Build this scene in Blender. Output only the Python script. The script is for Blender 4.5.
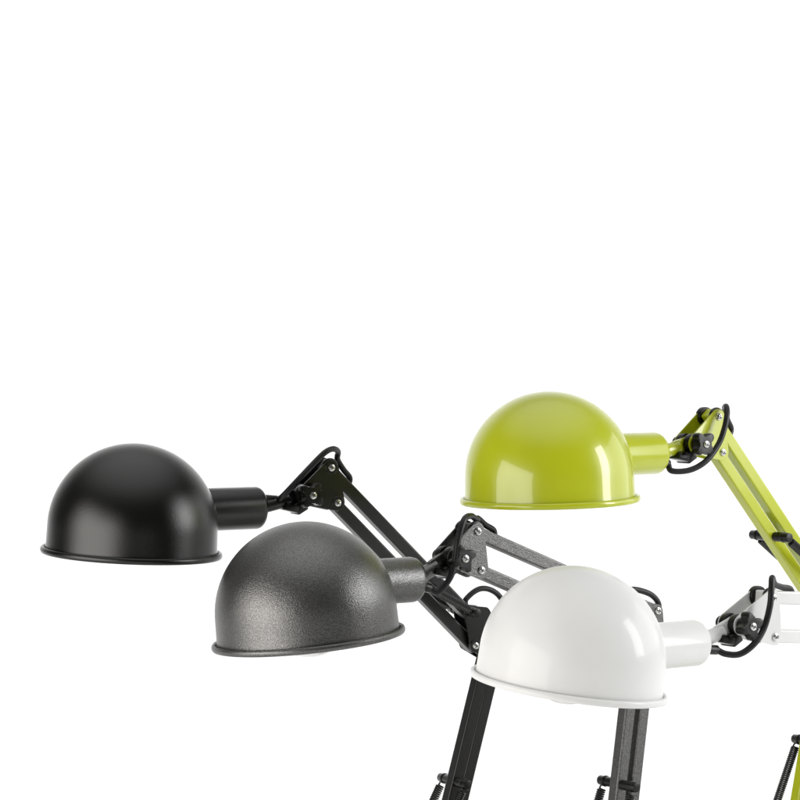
import bpy, bmesh, math
from mathutils import Vector, Matrix

for o in list(bpy.data.objects):
    bpy.data.objects.remove(o)
C = bpy.context.scene.collection
sc = bpy.context.scene
R = math.radians

# ------------------------------------------------------------------ camera
H = 0.56                                   # eye height above the table sheet
cd = bpy.data.cameras.new('camera')
cam = bpy.data.objects.new('camera', cd)
C.objects.link(cam)
cam.location = (0, 0, H)
cam.rotation_euler = (R(90), 0, 0)
cd.sensor_width = 36
cd.lens = 117.0
cd.shift_y = -0.075
cd.clip_start = 0.05
cd.clip_end = 60
sc.camera = cam

# ------------------------------------------------------------------ world, lamps, exposure
w = bpy.data.worlds.new('World')
sc.world = w
w.use_nodes = True
bg = w.node_tree.nodes['Background']
bg.inputs[0].default_value = (1, 1, 1, 1)
wt = w.node_tree                            # studio room: dim at eye level, brighter white ceiling
wc = wt.nodes.new('ShaderNodeTexCoord')
wx = wt.nodes.new('ShaderNodeSeparateXYZ')
wm = wt.nodes.new('ShaderNodeMapRange')
wm.interpolation_type = 'SMOOTHSTEP'
wm.inputs['From Min'].default_value = 0.56
wm.inputs['From Max'].default_value = 1.04
wm.inputs['To Min'].default_value = 0.085
wm.inputs['To Max'].default_value = 1.40
wt.links.new(wc.outputs['Generated'], wx.inputs['Vector'])
wt.links.new(wx.outputs['Z'], wm.inputs['Value'])
wt.links.new(wm.outputs['Result'], bg.inputs['Strength'])

def softbox(name, loc, target, sx, sy, power, col=(1, 1, 1), spread=180):
    d = bpy.data.lights.new(name, 'AREA')
    d.shape = 'RECTANGLE'
    d.size, d.size_y, d.energy, d.color = sx, sy, power, col
    d.spread = R(spread)
    o = bpy.data.objects.new(name, d)
    C.objects.link(o)
    o.location = loc
    o.rotation_euler = (Vector(target) - Vector(loc)).to_track_quat('-Z', 'Y').to_euler()
    return o

key = softbox('softbox_light', (-1.20, 1.40, 0.40), (0.02, 2.40, 0.40), 1.60, 0.90, 21.5, (1.0, 0.955, 0.92))
key.rotation_euler.rotate_axis('Z', R(-16))
softbox('strip_light', (1.50, 2.13, 0.80), (0.1, 2.40, 0.60), 0.34, 0.90, 13)
softbox('side_light', (1.55, 2.85, 0.76), (0.1, 2.40, 0.60), 1.20, 0.86, 6)
softbox('backdrop_light', (0, 3.30, 1.55), (0, 5.0, 0.75), 4.5, 0.7, 38)
vs = sc.view_settings
sc.display_settings.display_device = 'sRGB'
vs.view_transform = 'Standard'
vs.look = 'None'
vs.exposure = 0.0
vs.gamma = 1.0
vs.use_curve_mapping = False

# ------------------------------------------------------------------ materials
def mat(name, col, rough, metal=0.0, bump=None, rough_var=0.04, coat=0.0, coat_rough=0.05, speck=None, spec=0.5, peel=None):
    m = bpy.data.materials.new(name)
    m.use_nodes = True
    nt = m.node_tree
    b = nt.nodes['Principled BSDF']
    b.inputs['Metallic'].default_value = metal
    b.inputs['Specular IOR Level'].default_value = spec
    b.inputs['Coat Weight'].default_value = coat
    b.inputs['Coat Roughness'].default_value = coat_rough
    tc = nt.nodes.new('ShaderNodeTexCoord')
    n1 = nt.nodes.new('ShaderNodeTexNoise')
    n1.inputs['Scale'].default_value = 38
    n1.inputs['Detail'].default_value = 5
    nt.links.new(tc.outputs['Object'], n1.inputs['Vector'])
    mr = nt.nodes.new('ShaderNodeMapRange')
    mr.inputs['To Min'].default_value = max(0.02, rough - rough_var)
    mr.inputs['To Max'].default_value = rough + rough_var
    nt.links.new(n1.outputs['Fac'], mr.inputs['Value'])
    nt.links.new(mr.outputs['Result'], b.inputs['Roughness'])
    if speck:                                     # hammered paint: two tones in tiny cells
        n2 = nt.nodes.new('ShaderNodeTexNoise')
        n2.inputs['Scale'].default_value = speck[0]
        n2.inputs['Detail'].default_value = 2
        nt.links.new(tc.outputs['Object'], n2.inputs['Vector'])
        cr = nt.nodes.new('ShaderNodeValToRGB')
        cr.color_ramp.elements[0].position = 0.36
        cr.color_ramp.elements[1].position = 0.64
        cr.color_ramp.elements[0].color = (*speck[1], 1)
        cr.color_ramp.elements[1].color = (*speck[2], 1)
        nt.links.new(n2.outputs['Fac'], cr.inputs['Fac'])
        nt.links.new(cr.outputs['Color'], b.inputs['Base Color'])
        bp = nt.nodes.new('ShaderNodeBump')
        bp.inputs['Strength'].default_value = speck[3]
        bp.inputs['Distance'].default_value = 0.0012
        nt.links.new(n2.outputs['Fac'], bp.inputs['Height'])
        nt.links.new(bp.outputs['Normal'], b.inputs['Normal'])
    else:
        mx = nt.nodes.new('ShaderNodeMix')
        mx.data_type = 'RGBA'
        mx.inputs['A'].default_value = (*[c * 0.96 for c in col], 1)
        mx.inputs['B'].default_value = (*[min(1, c * 1.04) for c in col], 1)
        nt.links.new(n1.outputs['Fac'], mx.inputs['Factor'])
        nt.links.new(mx.outputs['Result'], b.inputs['Base Color'])
        if peel:
            n3 = nt.nodes.new('ShaderNodeTexNoise')
            n3.inputs['Scale'].default_value = peel[0]
            n3.inputs['Detail'].default_value = 2
            nt.links.new(tc.outputs['Object'], n3.inputs['Vector'])
            bp = nt.nodes.new('ShaderNodeBump')
            bp.inputs['Strength'].default_value = peel[1]
            bp.inputs['Distance'].default_value = 0.001
            nt.links.new(n3.outputs['Fac'], bp.inputs['Height'])
            nt.links.new(bp.outputs['Normal'], b.inputs['Normal'])
    return m

M = {}
def satin_black(name, rough, ior, var):
    """Satin black paint: dark diffuse under a short-tailed (Beckmann) Fresnel gloss."""
    m = bpy.data.materials.new(name)
    m.use_nodes = True
    nt = m.node_tree
    nt.nodes.remove(nt.nodes['Principled BSDF'])
    out = nt.nodes['Material Output']
    tc = nt.nodes.new('ShaderNodeTexCoord')
    nz = nt.nodes.new('ShaderNodeTexNoise')
    nz.inputs['Scale'].default_value = 420
    nz.inputs['Detail'].default_value = 3
    nt.links.new(tc.outputs['Object'], nz.inputs['Vector'])
    bp = nt.nodes.new('ShaderNodeBump')
    bp.inputs['Strength'].default_value = 0.06
    bp.inputs['Distance'].default_value = 0.001
    nt.links.new(nz.outputs['Fac'], bp.inputs['Height'])
    n2 = nt.nodes.new('ShaderNodeTexNoise')
    n2.inputs['Scale'].default_value = 30
    nt.links.new(tc.outputs['Object'], n2.inputs['Vector'])
    mr = nt.nodes.new('ShaderNodeMapRange')
    mr.inputs['To Min'].default_value = rough - var
    mr.inputs['To Max'].default_value = rough + var
    nt.links.new(n2.outputs['Fac'], mr.inputs['Value'])
    df = nt.nodes.new('ShaderNodeBsdfDiffuse')
    df.inputs['Color'].default_value = (0.0036, 0.0038, 0.0032, 1)
    gl = nt.nodes.new('ShaderNodeBsdfGlossy')
    gl.distribution = 'BECKMANN'
    gl.inputs['Color'].default_value = (1, 1, 1, 1)
    fr = nt.nodes.new('ShaderNodeFresnel')
    fr.inputs['IOR'].default_value = ior
    mx = nt.nodes.new('ShaderNodeMixShader')
    nt.links.new(mr.outputs['Result'], gl.inputs['Roughness'])
    for nd in (df, gl):
        nt.links.new(bp.outputs['Normal'], nd.inputs['Normal'])
    nt.links.new(fr.outputs['Fac'], mx.inputs['Fac'])
    nt.links.new(df.outputs[0], mx.inputs[1])
    nt.links.new(gl.outputs[0], mx.inputs[2])
    nt.links.new(mx.outputs[0], out.inputs['Surface'])
    return m

M['black'] = satin_black('black_paint', 0.36, 1.50, 0.02)
M['grey'] = mat('grey_hammered_paint', (0.1, 0.1, 0.1), 0.32, metal=0.92,
                speck=(1050, (0.098, 0.098, 0.096), (0.172, 0.171, 0.167), 0.29))
M['lime'] = mat('lime_paint', (0.46, 0.515, 0.007), 0.30, coat=0.6, coat_rough=0.07, peel=(60, 0.02))
M['white'] = mat('white_paint', (0.755, 0.76, 0.745), 0.30, spec=0.12, coat=0.18, coat_rough=0.05, peel=(60, 0.02))
M['plastic'] = satin_black('black_plastic', 0.42, 1.42, 0.03)
M['rubber'] = mat('cable_rubber', (0.007, 0.0075, 0.008), 0.40, spec=0.4)
M['spring'] = mat('blackened_spring_steel', (0.012, 0.012, 0.012), 0.32, metal=0.2)
M['zinc'] = mat('zinc_screw', (0.62, 0.62, 0.60), 0.24, metal=1.0)
M['recess_shade'] = mat('screw_recess_shade', (0.06, 0.06, 0.06), 0.5, metal=0.6)  # shade of the cross slot, painted dark onto a slightly raised cross
M['enamel'] = mat('white_enamel_lining', (0.82, 0.82, 0.80), 0.35)
M['opal'] = mat('opal_bulb_glass', (0.86, 0.86, 0.84), 0.12, coat=0.5)
M['sheet'] = mat('white_paper_sweep', (0.90, 0.90, 0.90), 0.6, spec=0.1)

# ------------------------------------------------------------------ mesh helpers
def obj(name, bm, mats, parent=None, smooth=35):
    bmesh.ops.recalc_face_normals(bm, faces=bm.faces[:])
    me = bpy.data.meshes.new(name)
    bm.to_mesh(me)
    bm.free()
    for m in (mats if isinstance(mats, (list, tuple)) else [mats]):
        me.materials.append(m)
    for p in me.polygons:
        p.use_smooth = True
    me.set_sharp_from_angle(angle=R(smooth))
    o = bpy.data.objects.new(name, me)
    C.objects.link(o)
    if parent:
        o.parent = parent
    return o

def lathe(bm, prof, org, axis, seg=48, mi=0, ref=None):
    """Revolve (radius, height) pairs about an axis."""
    axis = Vector(axis).normalized()
    a = Vector(ref) if ref else (Vector((0, 0, 1)) if abs(axis.z) < 0.9 else Vector((1, 0, 0)))
    x = (a - axis * a.dot(axis)).normalized()
    y = axis.cross(x)
    org = Vector(org)
    rings = []
    for r, h in prof:
        if r < 1e-6:
            rings.append([bm.verts.new(org + axis * h)])
        else:
            rings.append([bm.verts.new(org + axis * h + (x * math.cos(t) + y * math.sin(t)) * r)
                          for t in [2 * math.pi * i / seg for i in range(seg)]])
    for p, q in zip(rings, rings[1:]):
        for i in range(seg):
            j = (i + 1) % seg
            vs_ = []
            for v in ((p[i % len(p)]), (p[j % len(p)]), (q[j % len(q)]), (q[i % len(q)])):
                if v not in vs_:
                    vs_.append(v)
            if len(vs_) > 2:
                f = bm.faces.new(vs_)
                f.material_index = mi

def cyl(bm, a, b, r, seg=24, bev=0.0008, mi=0):
    a, b = Vector(a), Vector(b)
    L = (b - a).length
    e = min(bev, r * 0.4, L * 0.4)
    lathe(bm, [(0, 0), (r - e, 0), (r - e * 0.3, e * 0.3), (r, e), (r, L - e), (r - e * 0.3, L - e * 0.3), (r - e, L), (0, L)], a, b - a, seg, mi)

def prism(bm, pts, y0, y1, bev=0.0006, mi=0):
    """Closed outline in (x, z), extruded from y0 to y1, edges bevelled."""
    f0 = [bm.verts.new((x, y0, z)) for x, z in pts]
    f1 = [bm.verts.new((x, y1, z)) for x, z in pts]
    fs = [bm.faces.new(f0), bm.faces.new(f1[::-1])]
    n = len(pts)
    for i in range(n):
        fs.append(bm.faces.new((f0[i], f1[i], f1[(i + 1) % n], f0[(i + 1) % n])))
    for f in fs:
        f.material_index = mi
    if bev:
        es = [e for e in set(fs[0].edges) | set(fs[1].edges)]
        bmesh.ops.bevel(bm, geom=es, offset=bev, segments=2, profile=0.5, affect='EDGES')

def box(bm, c, s, bev=0.0008, mat4=None, segs=2):
    r = bmesh.ops.create_cube(bm, size=1, matrix=Matrix.Translation(c) @ (mat4 or Matrix()) @ Matrix.Diagonal((*s, 1)))
    es = list({e for v in r['verts'] for e in v.link_edges})
    bmesh.ops.bevel(bm, geom=es, offset=bev, segments=segs, profile=0.5, affect='EDGES')

def hull_of_circles(cs, n=28):
    """Outline round a set of (x, z, radius) circles."""
    pts = []
    for x, z, r in cs:
        for i in range(n):
            t = 2 * math.pi * i / n
            pts.append((x + r * math.cos(t), z + r * math.sin(t)))
    pts = sorted(set(pts))
    def half(ps):
        h = []
        for p in ps:
            while len(h) > 1 and (h[-1][0] - h[-2][0]) * (p[1] - h[-2][1]) - (h[-1][1] - h[-2][1]) * (p[0] - h[-2][0]) <= 1e-12:
                h.pop()
            h.append(p)
        return h
    a, b = half(pts), half(pts[::-1])
    return a[:-1] + b[:-1]

def spline(pts, n=10):
    P = [Vector(p) for p in pts]
    P = [P[0] * 2 - P[1]] + P + [P[-1] * 2 - P[-2]]
    out = []
    for i in range(1, len(P) - 2):
        for k in range(n):
            t = k / n
            a, b, c, d = P[i - 1], P[i], P[i + 1], P[i + 2]
            out.append(0.5 * (2 * b + (c - a) * t + (2 * a - 5 * b + 4 * c - d) * t * t + (3 * b - a - 3 * c + d) * t ** 3))
    out.append(P[-2])
    return out

def tube(bm, path, r, seg=12, mi=0):
    n = len(path)
    rad = r if isinstance(r, (list, tuple)) else [r] * n
    T = [(path[min(i + 1, n - 1)] - path[max(i - 1, 0)]).normalized() for i in range(n)]
    a = Vector((0, 0, 1)) if abs(T[0].z) < 0.9 else Vector((1, 0, 0))
    x = (a - T[0] * a.dot(T[0])).normalized()
    rings = []
    for i in range(n):
        x = (x - T[i] * x.dot(T[i])).normalized()
        y = T[i].cross(x)
        rings.append([bm.verts.new(path[i] + (x * math.cos(t) + y * math.sin(t)) * rad[i])
                      for t in [2 * math.pi * k / seg for k in range(seg)]])
    for p, q in zip(rings, rings[1:]):
        for k in range(seg):
            j = (k + 1) % seg
            bm.faces.new((p[k], p[j], q[j], q[k])).material_index = mi
    bm.faces.new(rings[0][::-1]).material_index = mi
    bm.faces.new(rings[-1]).material_index = mi

def helix_path(a, b, r, pitch, per=9):
    a, b = Vector(a), Vector(b)
    d = b - a
    L = d.length
    d.normalize()
    k = Vector((0, 1, 0))
    x = (k - d * k.dot(d)).normalized()
    y = d.cross(x)
    n = int(L / pitch * per)
    return [a + d * (L * i / n) + (x * math.cos(2 * math.pi * i / per) + y * math.sin(2 * math.pi * i / per)) * r for i in range(n + 1)]

# ------------------------------------------------------------------ setting: one white paper sweep
bm = bmesh.new()
prof = [(-1.5, 0.0), (3.9, 0.0)]
for i in range(1, 17):
    t = i / 16 * math.pi / 2
    prof.append((3.9 + 1.1 * math.sin(t), 1.1 - 1.1 * math.cos(t)))
prof.append((5.0, 3.6))
cols = [[bm.verts.new((x, y, z)) for y, z in prof] for x in (-3.5, 3.5)]
for i in range(len(prof) - 1):
    bm.faces.new((cols[0][i], cols[1][i], cols[1][i + 1], cols[0][i + 1]))
bw = obj('backdrop', bm, M['sheet'])
bw['kind'] = 'structure'

# ------------------------------------------------------------------ the lamp builder
BW, BD = 0.0120, 0.0126                     # bar section
def bar(name, a, b, m, parent, over=0.006):
    """A square tube lying in the arm plane from pivot a to pivot b."""
    a, b = Vector(a), Vector(b)
    d = (b - a).normalized()
    a, b = a - d * over, b + d * over
    p = Vector((-d.z, 0, d.x))
    q = Vector((0, 1, 0))
    bm = bmesh.new()
    mt = Matrix((d, q, p)).transposed().to_4x4()
    box(bm, (a + b) / 2, ((b - a).length, BD, BW), 0.0016, mt, 3)
    return obj(name, bm, m, parent, 10)

def screw(c, parent, washer=True, sgn=-1, turn=0.3):
    """Cross-head screw whose head faces -y (the front)."""
    bm = bmesh.new()
    c = Vector(c)
    ax = (0, sgn, 0)
    r = 0.0037
    lathe(bm, [(r, 0), (r, 0.0008), (r * 0.9, 0.0015), (r * 0.6, 0.0020), (0, 0.0022)], c, ax, 24)
    for k in range(2):
        mt = Matrix.Rotation(turn + k * math.pi / 2, 4, 'Y')
        box(bm, c + Vector((0, sgn * 0.0018, 0)), (0.0044, 0.0011, 0.0009), 0.0001, mt)
        for f in bm.faces[-1:]:
            pass
    n_head = 24 * 4
    bm.faces.ensure_lookup_table()
    for i, f in enumerate(bm.faces):
        f.material_index = 0
    for f in bm.faces:
        ctr = f.calc_center_median() - c
        if len(f.verts) >= 3 and f.calc_area() > 0 and abs(abs(ctr.y) - 0.00235) < 0.00009:
            f.material_index = 1
    s = obj('screw', bm, [M['zinc'], M['recess_shade']], parent)
    if washer:
        bm = bmesh.new()
        lathe(bm, [(0.0037, -0.0002), (0.0037, 0.0009), (0.0060, 0.0009), (0.0066, 0.0004), (0.0066, -0.0002)], c, ax, 28)
        obj('washer', bm, M['plastic'], parent)
    return s

def spring(a, b, parent, r=0.0037, hook=0.008):
    a, b = Vector(a), Vector(b)
    d = (b - a).normalized()
    bm = bmesh.new()
    tube(bm, helix_path(a + d * hook, b - d * hook, r, 0.00205, 9), 0.00092, 6)
    # end hooks that catch the cross pins
    x = Vector((0, 1, 0))
    for e, s in ((a, 1), (b, -1)):
        ring = [e + d * s * hook + x * r * 0.9]
        ring += [e + d * s * (hook * 0.55) + x * r * 0.5]
        for i in range(9):
            t = math.pi * (i / 8)
            k = d.cross(x)
            ring.append(e + d * s * (-0.0036 * math.sin(t)) + k * 0.0036 * math.cos(t))
        ring.append(e + d * s * (hook * 0.6))
        tube(bm, spline(ring, 4), 0.0009, 6)
    return obj('spring', bm, M['spring'], parent)

def star(c, r0, r1, lobes, n, phase):
    out = []
    for i in range(n):
        t = 2 * math.pi * i / n
        v = math.cos(lobes * (t - phase))
        r = r0 + r1 * (1 if v > 0 else -1) * abs(v) ** 0.6
        out.append((c[0] + r * math.cos(t), c[1] + r * math.sin(t)))
    return out

def desk_lamp(O, theta, label, m, shade_tilt, shade_roll, s1, s2, k, e1, l1, lean, gap, sock_end, sock_z,
              cable, elbow_cable, pin_drop, bulb_r, bulb_z, plate_x, knob_turn, horn, upin=0.115, washers=False, pin_du=0.0, tail_n=0.0, tail_p=0.0, tail_t=1.2):
    th = R(theta)
    Hz = H + O[2]
    # foot of the lower arm: pivots 45 mm above the table
    zb = 0.052 - Hz
    lb = (l1[0] - math.tan(R(lean)) * (l1[1] - zb), zb)
    ub = lb[0] + gap / 2
    root = bpy.data.objects.new('desk_lamp', None)
    C.objects.link(root)
    root.empty_display_size = 0.05
    root.location = (O[0] + ub * math.cos(th), O[1] + ub * math.sin(th), 0)
    root.rotation_euler = (0, 0, th)
    root['label'] = label
    root['category'] = 'desk lamp'
    root['group'] = 'swing arm desk lamps'
    P = lambda u, z, n=0.0: Vector((u - ub, -n, z + Hz))

    # --- shade: dome with short skirt, ledge and rolled rim; white inside
    sh = bmesh.new()
    RR = 0.0800
    outer = [(0, 0.1030)]
    for i in range(1, 25):
        t = i / 24 * math.pi / 2
        outer.append((0.0794 * math.sin(t), 0.0236 + 0.0794 * math.cos(t)))
    outer += [(0.0797, 0.012), (RR, 0.0040), (0.0801, 0.0026), (0.0806, 0.0018), (0.0812, 0.0017)]
    for i in range(0, 11):                                 # the rolled bead
        t = R(160 - i * 28)
        outer.append((0.0830 + 0.0019 * math.cos(t), 0.0014 + 0.0030 * math.sin(t)))
    inner = [(0.0800, 0.0002), (0.0790, 0.0035), (0.0782, 0.0236)]
    for i in range(1, 15):
        t = math.pi / 2 * (1 - i / 14)
        inner.append((0.0782 * math.sin(t), 0.0236 + 0.0782 * math.cos(t)))
    lathe(sh, outer, (0, 0, 0), (0, 0, 1), 128, 0)
    lathe(sh, [outer[-1]] + inner[:1], (0, 0, 0), (0, 0, 1), 128, 0)
    lathe(sh, inner, (0, 0, 0), (0, 0, 1), 128, 1)
    bmesh.ops.remove_doubles(sh, verts=sh.verts[:], dist=1e-6)
    shade = obj('shade', sh, [m, M['enamel']], root, 50)
    rot = Matrix.Rotation(-th, 4, 'Z') @ Matrix.Rotation(R(shade_tilt), 4, 'Y') @ Matrix.Rotation(R(shade_roll), 4, 'X')
    shade.matrix_local = Matrix.Translation(P(0, 0)) @ rot

    # --- lamp socket and bulb on a level axis
    ue = sock_end
    sb = bmesh.new()
    r = 0.0204
    lathe(sb, [(0, 0), (0.014, 0), (r, 0.0), (r, ue - 0.045 - 0.006), (r - 0.0008, ue - 0.045 - 0.003), (r - 0.0025, ue - 0.045 - 0.001), (r - 0.005, ue - 0.045), (0, ue - 0.045)],
          P(0.045, sock_z), (1, 0, 0), 56)
    sock = obj('lamp_socket', sb, m, root, 40)
    gb = bmesh.new()                                       # cable grommet at the socket's end
    g0 = Vector(P(cable[0][0], cable[0][2], cable[0][1]))
    gdir = (Vector(P(cable[1][0], cable[1][2], cable[1][1])) - g0).normalized()
    cyl(gb, P(ue - 0.004, cable[0][2] + 0.002, cable[0][1]), P(max(ue + 0.004, cable[0][0]), cable[0][2], cable[0][1]), 0.0044, 16)
    obj('grommet', gb, M['plastic'], sock)
    bb = bmesh.new()
    bax = (P(0.045, sock_z) - P(0, bulb_z)).normalized()
    pr = [(0.013, 0.045), (0.013, 0.030)]
    for i in range(0, 17):
        t = R(150 - 150 * i / 16) if False else R(25 + (180 - 25) * i / 16)
        pr.append((bulb_r * math.sin(t), bulb_r * math.cos(t) * 1.0))
    lathe(bb, pr, P(0.0, bulb_z), bax, 48)
    obj('bulb', bb, M['opal'], root)

    # --- stem: tube flattened to a tongue at the swivel
    st = bmesh.new()
    ux = k[0]
    a, b = P(ue - 0.002, sock_z), P(ux - 0.014, k[1] * 0.55 + sock_z * 0.45)
    tube(st, [a, a.lerp(b, 0.5), b], 0.0066, 20)
    tongue = hull_of_circles([(b.x - 0.004, b.z, 0.0064), (P(ux, 0).x, P(0, k[1]).z, 0.0072)])
    prism(st, tongue, -0.0022, 0.0022, 0.0006)
    obj('stem', st, m, root)

    # --- head bracket: two plates, swivel block, knob
    outline = hull_of_circles([(P(s1[0], 0).x, P(0, s1[1]).z, 0.0080), (P(s2[0], 0).x, P(0, s2[1]).z, 0.0080), (P(k[0], 0).x, P(0, k[1]).z, 0.0092)])
    plates = []
    for n0, n1 in ((0.0096, 0.0112), (-0.0112, -0.0096)):
        pb = bmesh.new()
        prism(pb, outline, -n1, -n0, 0.0005)
        plates.append(obj('bracket_plate', pb, m, root, 22))
    screw(P(s1[0], s1[1], 0.0112), plates[0], washers, turn=0.3)
    screw(P(s2[0], s2[1], 0.0112), plates[0], washers, turn=0.7)
    for (u, z) in (s1, s2):
        nb = bmesh.new()
        cyl(nb, P(u, z, -0.0112), P(u, z, -0.0165), 0.0056, 24, 0.0012)
        obj('cap_nut', nb, M['plastic'], plates[1])
    for (u, z), r_, back in ((s1, 0.0094, -0.0128), (s2, 0.0066, -0.0095)):   # black rollers along the two pivots
        for n0, n1 in ((back, -0.0061), (0.0061, 0.0094)):
            sp = bmesh.new()
            cyl(sp, P(u, z, n0), P(u, z, n1), r_, 28, 0.0010)
            obj('spacer', sp, M['plastic'], root)
    sw = bmesh.new()                                       # swivel block that clamps the tongue
    cyl(sw, P(k[0], k[1], -0.0095), P(k[0], k[1], -0.0024), 0.0098, 28)
    cyl(sw, P(k[0], k[1], 0.0024), P(k[0], k[1], 0.0095), 0.0098, 28)
    box(sw, P(k[0] - 0.0135, k[1] - 0.0125, 0.0), (0.014, 0.019, 0.007), 0.0012, Matrix.Rotation(0.25, 4, 'Y'))
    box(sw, P(k[0] - 0.004, k[1] - 0.0120, 0.0), (0.012, 0.0185, 0.011), 0.0012, Matrix.Rotation(-0.5, 4, 'Y'))
    obj('swivel_block', sw, M['plastic'], root, 25)
    kb = bmesh.new()
    kc = P(k[0], k[1])
    cyl(kb, P(k[0], k[1], 0.0112), P(k[0], k[1], 0.0160), 0.0075, 28)
    prism(kb, star((kc.x, kc.z), 0.0100, 0.0036, 4, 72, knob_turn), -0.0255, -0.0160, 0.0012)
    knob = obj('knob', kb, M['plastic'], root, 28)
    screw(P(k[0], k[1], 0.0253), knob, False, turn=0.5)
    hb = bmesh.new()
    cyl(hb, P(k[0], k[1], -0.0112), P(k[0], k[1], -0.0175), 0.0066, 20, 0.0012)
    obj('clamp_nut', hb, M['plastic'], root)

    # --- upper arm: two parallel bars
    v = (s2[0] - s1[0], s2[1] - s1[1])
    e2 = (e1[0] + v[0], e1[1] + v[1])
    bar('upper_bar', P(*s1), P(*e1), m, root)
    bar('upper_bar', P(*s2), P(*e2), m, root)
    d = Vector((e2[0] - s2[0], e2[1] - s2[1])).normalized()
    pin = (s2[0] + d.x * upin, s2[1] + d.y * upin)

    # --- elbow plates
    l2 = (l1[0] + gap, l1[1] + 0.2 * gap)
    oc = [(P(*p).x, P(*p).z, r_) for p, r_ in ((e1, 0.0062), (e2, 0.0060), (l1, 0.0060), (l2, 0.0070), ((e1[0] + plate_x, e1[1] + (0.004 if plate_x < 0 else -0.002)), 0.0060))]
    for n0, n1 in ((0.0096, 0.0112), (-0.0112, -0.0096)):
        pb = bmesh.new()
        prism(pb, hull_of_circles(oc), -n1, -n0, 0.0005)
        pl = obj('elbow_plate', pb, m, root, 22)
        if n0 > 0:
            for q in (e2, l1, l2):
                screw(P(q[0], q[1], 0.0112), pl, washers, turn=q[0] * 40)
    for q in (e2, l1, l2):
        for n0 in (-0.0095, 0.0061):
            es = bmesh.new()
            cyl(es, P(q[0], q[1], n0), P(q[0], q[1], n0 + 0.0034), 0.0058, 20)
            obj('spacer', es, M['plastic'], root)
    # --- long cross pins that carry the springs
    def cross_pin(u, z, half=0.027, r=0.0048):
        pb = bmesh.new()
        cyl(pb, P(u, z, -half), P(u, z, half), r, 24, 0.0009)
        for s in (-1, 1):
            cyl(pb, P(u, z, s * (half - 0.0095)), P(u, z, s * (half - 0.0070)), r + 0.0006, 24, 0.0004)
        return obj('spring_pin', pb, M['plastic'], root)
    cross_pin(*pin)
    if horn:
        cross_pin(e1[0], e1[1], 0.027, 0.0044)
    else:
        screw(P(e1[0], e1[1], 0.0112), pl, washers)
    for s in (-1, 1):
        if horn:
            spring(P(pin[0], pin[1], s * 0.0215), P(e1[0], e1[1], s * 0.0215), root)

    # --- lower arm, its pin and springs, the foot
    lt = math.tan(R(lean))
    lb2 = (lb[0] + gap, zb + 0.2 * gap)
    bar('lower_bar', P(*l1), P(*lb), m, root)
    bar('lower_bar', P(*l2), P(*lb2), m, root)
    pz = l1[1] - pin_drop
    pu = l1[0] - lt * pin_drop + pin_du
    cross_pin(pu, pz)
    fp = (lb[0] - 0.024, zb - 0.012)
    for s in (-1, 1):
        spring(P(pu, pz, s * 0.0215), P(fp[0], fp[1], s * 0.0215), root)
    cross_pin(fp[0], fp[1])
    for n0, n1 in ((0.0096, 0.0112), (-0.0112, -0.0096)):
        pb = bmesh.new()
        bc = [(P(*p).x, P(*p).z, r_) for p, r_ in ((lb, 0.0075), (lb2, 0.0075), (fp, 0.007))] + [(P(lb[0], 0).x - 0.012, 0.024, 0.006), (P(lb2[0], 0).x + 0.006, 0.024, 0.006)]
        prism(pb, hull_of_circles(bc), -n1, -n0, 0.0005)
        pl2 = obj('foot_plate', pb, m, root, 22)
        if n0 > 0:
            for q in (lb, lb2):
                screw(P(q[0], q[1], 0.0112), pl2, washers)
    fb = bmesh.new()
    lathe(fb, [(0, 0.0), (0.072, 0.0), (0.0745, 0.0012), (0.0750, 0.0045), (0.0746, 0.0125), (0.0725, 0.0158), (0.069, 0.0170), (0.020, 0.0180), (0.0185, 0.0186), (0.0175, 0.0245), (0.0, 0.0250)],
          (0, 0, 0), (0, 0, 1), 96)
    obj('base', fb, m, root)

    # --- cables
    cb = bmesh.new()
    path = [P(u, z, n) for u, n, z in cable]
    dd = (Vector((e1[0], e1[1])) - Vector((s1[0], s1[1]))).normalized()
    pp = Vector((-dd.y, dd.x))                              # up and away from the bar
    for t, p, n in ((0.004, 0.0132 + tail_p, tail_n), (0.012 * tail_t, 0.0104 + tail_p, tail_n * 0.4), (0.0205 * tail_t, 0.0090 + tail_p, 0.0), (0.0205 * tail_t + 0.005, 0.0020, 0.0), (0.0205 * tail_t + 0.014, 0.0, 0.0), (0.08, 0.0, 0.0), (0.14, 0.0, 0.0)):
        path.append(P(s1[0] + dd.x * t + pp.x * p, s1[1] + dd.y * t + pp.y * p, n))
    path.append(P(e1[0] - dd.x * 0.050, e1[1] - dd.y * 0.050, 0.0))
    path += [P(u, z, n) for u, n, z in elbow_cable]
    path.append(P(l2[0] + 0.012, l2[1] - 0.02, -0.0125))
    for f in (0.3, 0.6, 0.9):
        path.append(P(l2[0] + (lb2[0] - l2[0]) * f, l2[1] + (lb2[1] - l2[1]) * f, -0.0095))
    path.append(P(lb2[0] + 0.022, zb - 0.006, -0.012))
    path.append(Vector((0.028, 0.02, 0.0215)))
    tube(cb, spline(path, 8), 0.0029, 12)
    obj('cable', cb, M['rubber'], root)
    return root

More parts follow.
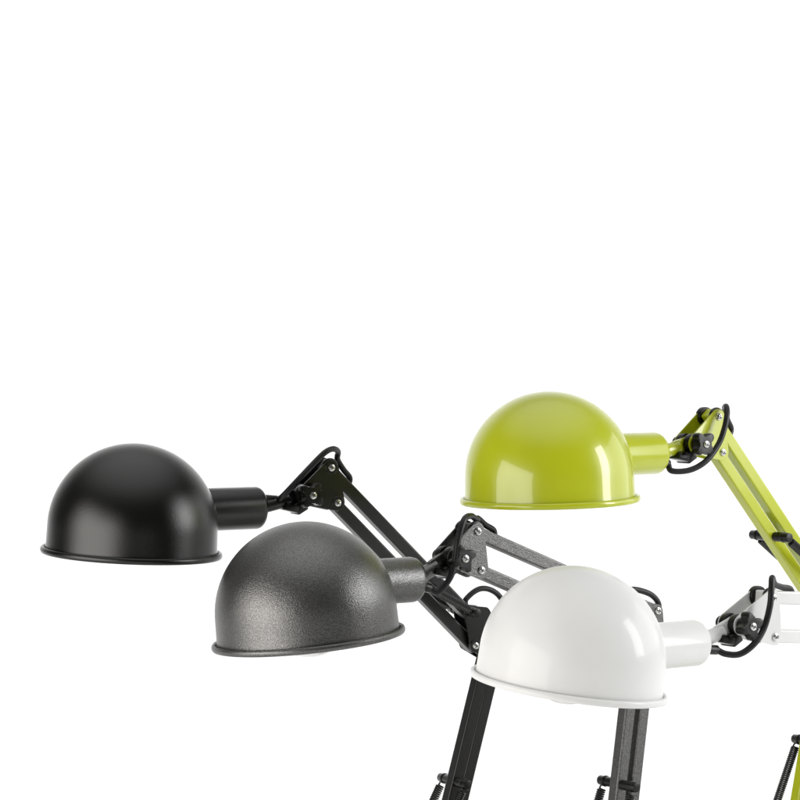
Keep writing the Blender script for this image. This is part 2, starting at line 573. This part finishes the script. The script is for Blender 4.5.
desk_lamp((-0.2504, 2.4246, -0.1991), 29, 'matte black swing arm desk lamp with its shade farthest left', M['black'],
          2.85, 1.0, (0.2042, 0.0756), (0.2110, 0.0414), (0.1771, 0.0502), (0.3594, -0.0716), (0.3840, -0.116), 16.0, 0.0132, 0.1340, 0.0385,
          [(0.1517, 0.000, 0.0454), (0.1526, 0.010, 0.0497), (0.1678, 0.016, 0.0668), (0.1894, 0.016, 0.0865), (0.1980, 0.016, 0.0925), (0.2062, 0.013, 0.0938), (0.2142, 0.006, 0.0905)],
          [(0.3653, -0.014, -0.0690), (0.3710, -0.016, -0.0622), (0.3800, -0.016, -0.0552), (0.3899, -0.016, -0.0520), (0.4010, -0.016, -0.0543), (0.4110, -0.016, -0.0615), (0.4180, -0.015, -0.0760), (0.4160, -0.014, -0.1000)],
          0.125, 0.030, 0.035, 0.018, 0.9, True, washers=True, tail_t=1.3, tail_p=0.0008)
desk_lamp((-0.0797, 2.2657, -0.2610), 35, 'dark grey hammered metal desk lamp in front of the black lamp', M['grey'],
          -5.6, 1.0, (0.1756, 0.0874), (0.1797, 0.0520), (0.1510, 0.0648), (0.3897, 0.0027), (0.3690, -0.034), 8.5, 0.0180, 0.1150, 0.0464,
          [(0.1203, 0.014, 0.0394), (0.1262, 0.018, 0.0358), (0.1365, 0.022, 0.0481), (0.1421, 0.022, 0.0639), (0.1454, 0.022, 0.0817), (0.1536, 0.020, 0.0992), (0.1673, 0.012, 0.1018), (0.1801, 0.004, 0.0972)],
          [(0.3647, -0.012, 0.0202), (0.3781, -0.014, 0.0218), (0.3935, -0.015, 0.0190), (0.4055, -0.015, 0.0140), (0.4120, -0.014, 0.0060), (0.4120, -0.014, -0.0060), (0.4070, -0.013, -0.0240)],
          0.126, 0.042, 0.0265, -0.019, 0.4, False)
desk_lamp((0.1408, 2.4405, -0.1511), 36, 'glossy lime green desk lamp holding its shade highest of all', M['lime'],
          -1.3, 1.0, (0.2045, 0.0756), (0.2098, 0.0407), (0.1747, 0.0499), (0.3530, -0.0935), (0.3670, -0.130), 13.0, 0.0150, 0.1355, 0.0415,
          [(0.1390, 0.010, 0.0312), (0.1406, 0.014, 0.0246), (0.1585, 0.020, 0.0252), (0.1758, 0.024, 0.0336), (0.1916, 0.024, 0.0488), (0.1995, 0.024, 0.0633), (0.2054, 0.022, 0.0778), (0.2100, 0.016, 0.0857)],
          [(0.3563, -0.014, -0.0893), (0.3630, -0.016, -0.080), (0.3723, -0.016, -0.0737), (0.3829, -0.016, -0.0722), (0.3958, -0.016, -0.0803)],
          0.1275, 0.030, 0.035, 0.018, 0.75, True, pin_du=0.0072, tail_n=0.004, tail_p=0.0028, tail_t=1.35)
desk_lamp((0.1432, 2.2098, -0.2945), 35, 'glossy white desk lamp in front of the grey lamp', M['white'],
          7.8, 1.0, (0.2254, 0.0634), (0.2281, 0.0283), (0.1881, 0.0412), (0.4500, 0.0450), (0.4500, 0.006), 12.0, 0.0160, 0.1470, 0.0276,
          [(0.1613, 0.008, 0.0208), (0.1665, 0.014, 0.0175), (0.1776, 0.020, 0.0173), (0.1906, 0.024, 0.0256), (0.2025, 0.024, 0.0390), (0.2097, 0.024, 0.0581), (0.2134, 0.022, 0.0738), (0.2180, 0.018, 0.0822)],
          [(0.4450, -0.014, 0.0610), (0.4570, -0.016, 0.0640), (0.4690, -0.016, 0.0590), (0.4770, -0.016, 0.0450)],
          0.126, 0.037, 0.0217, 0.0, 0.3, True, tail_n=0.008, tail_p=-0.001, tail_t=1.5)
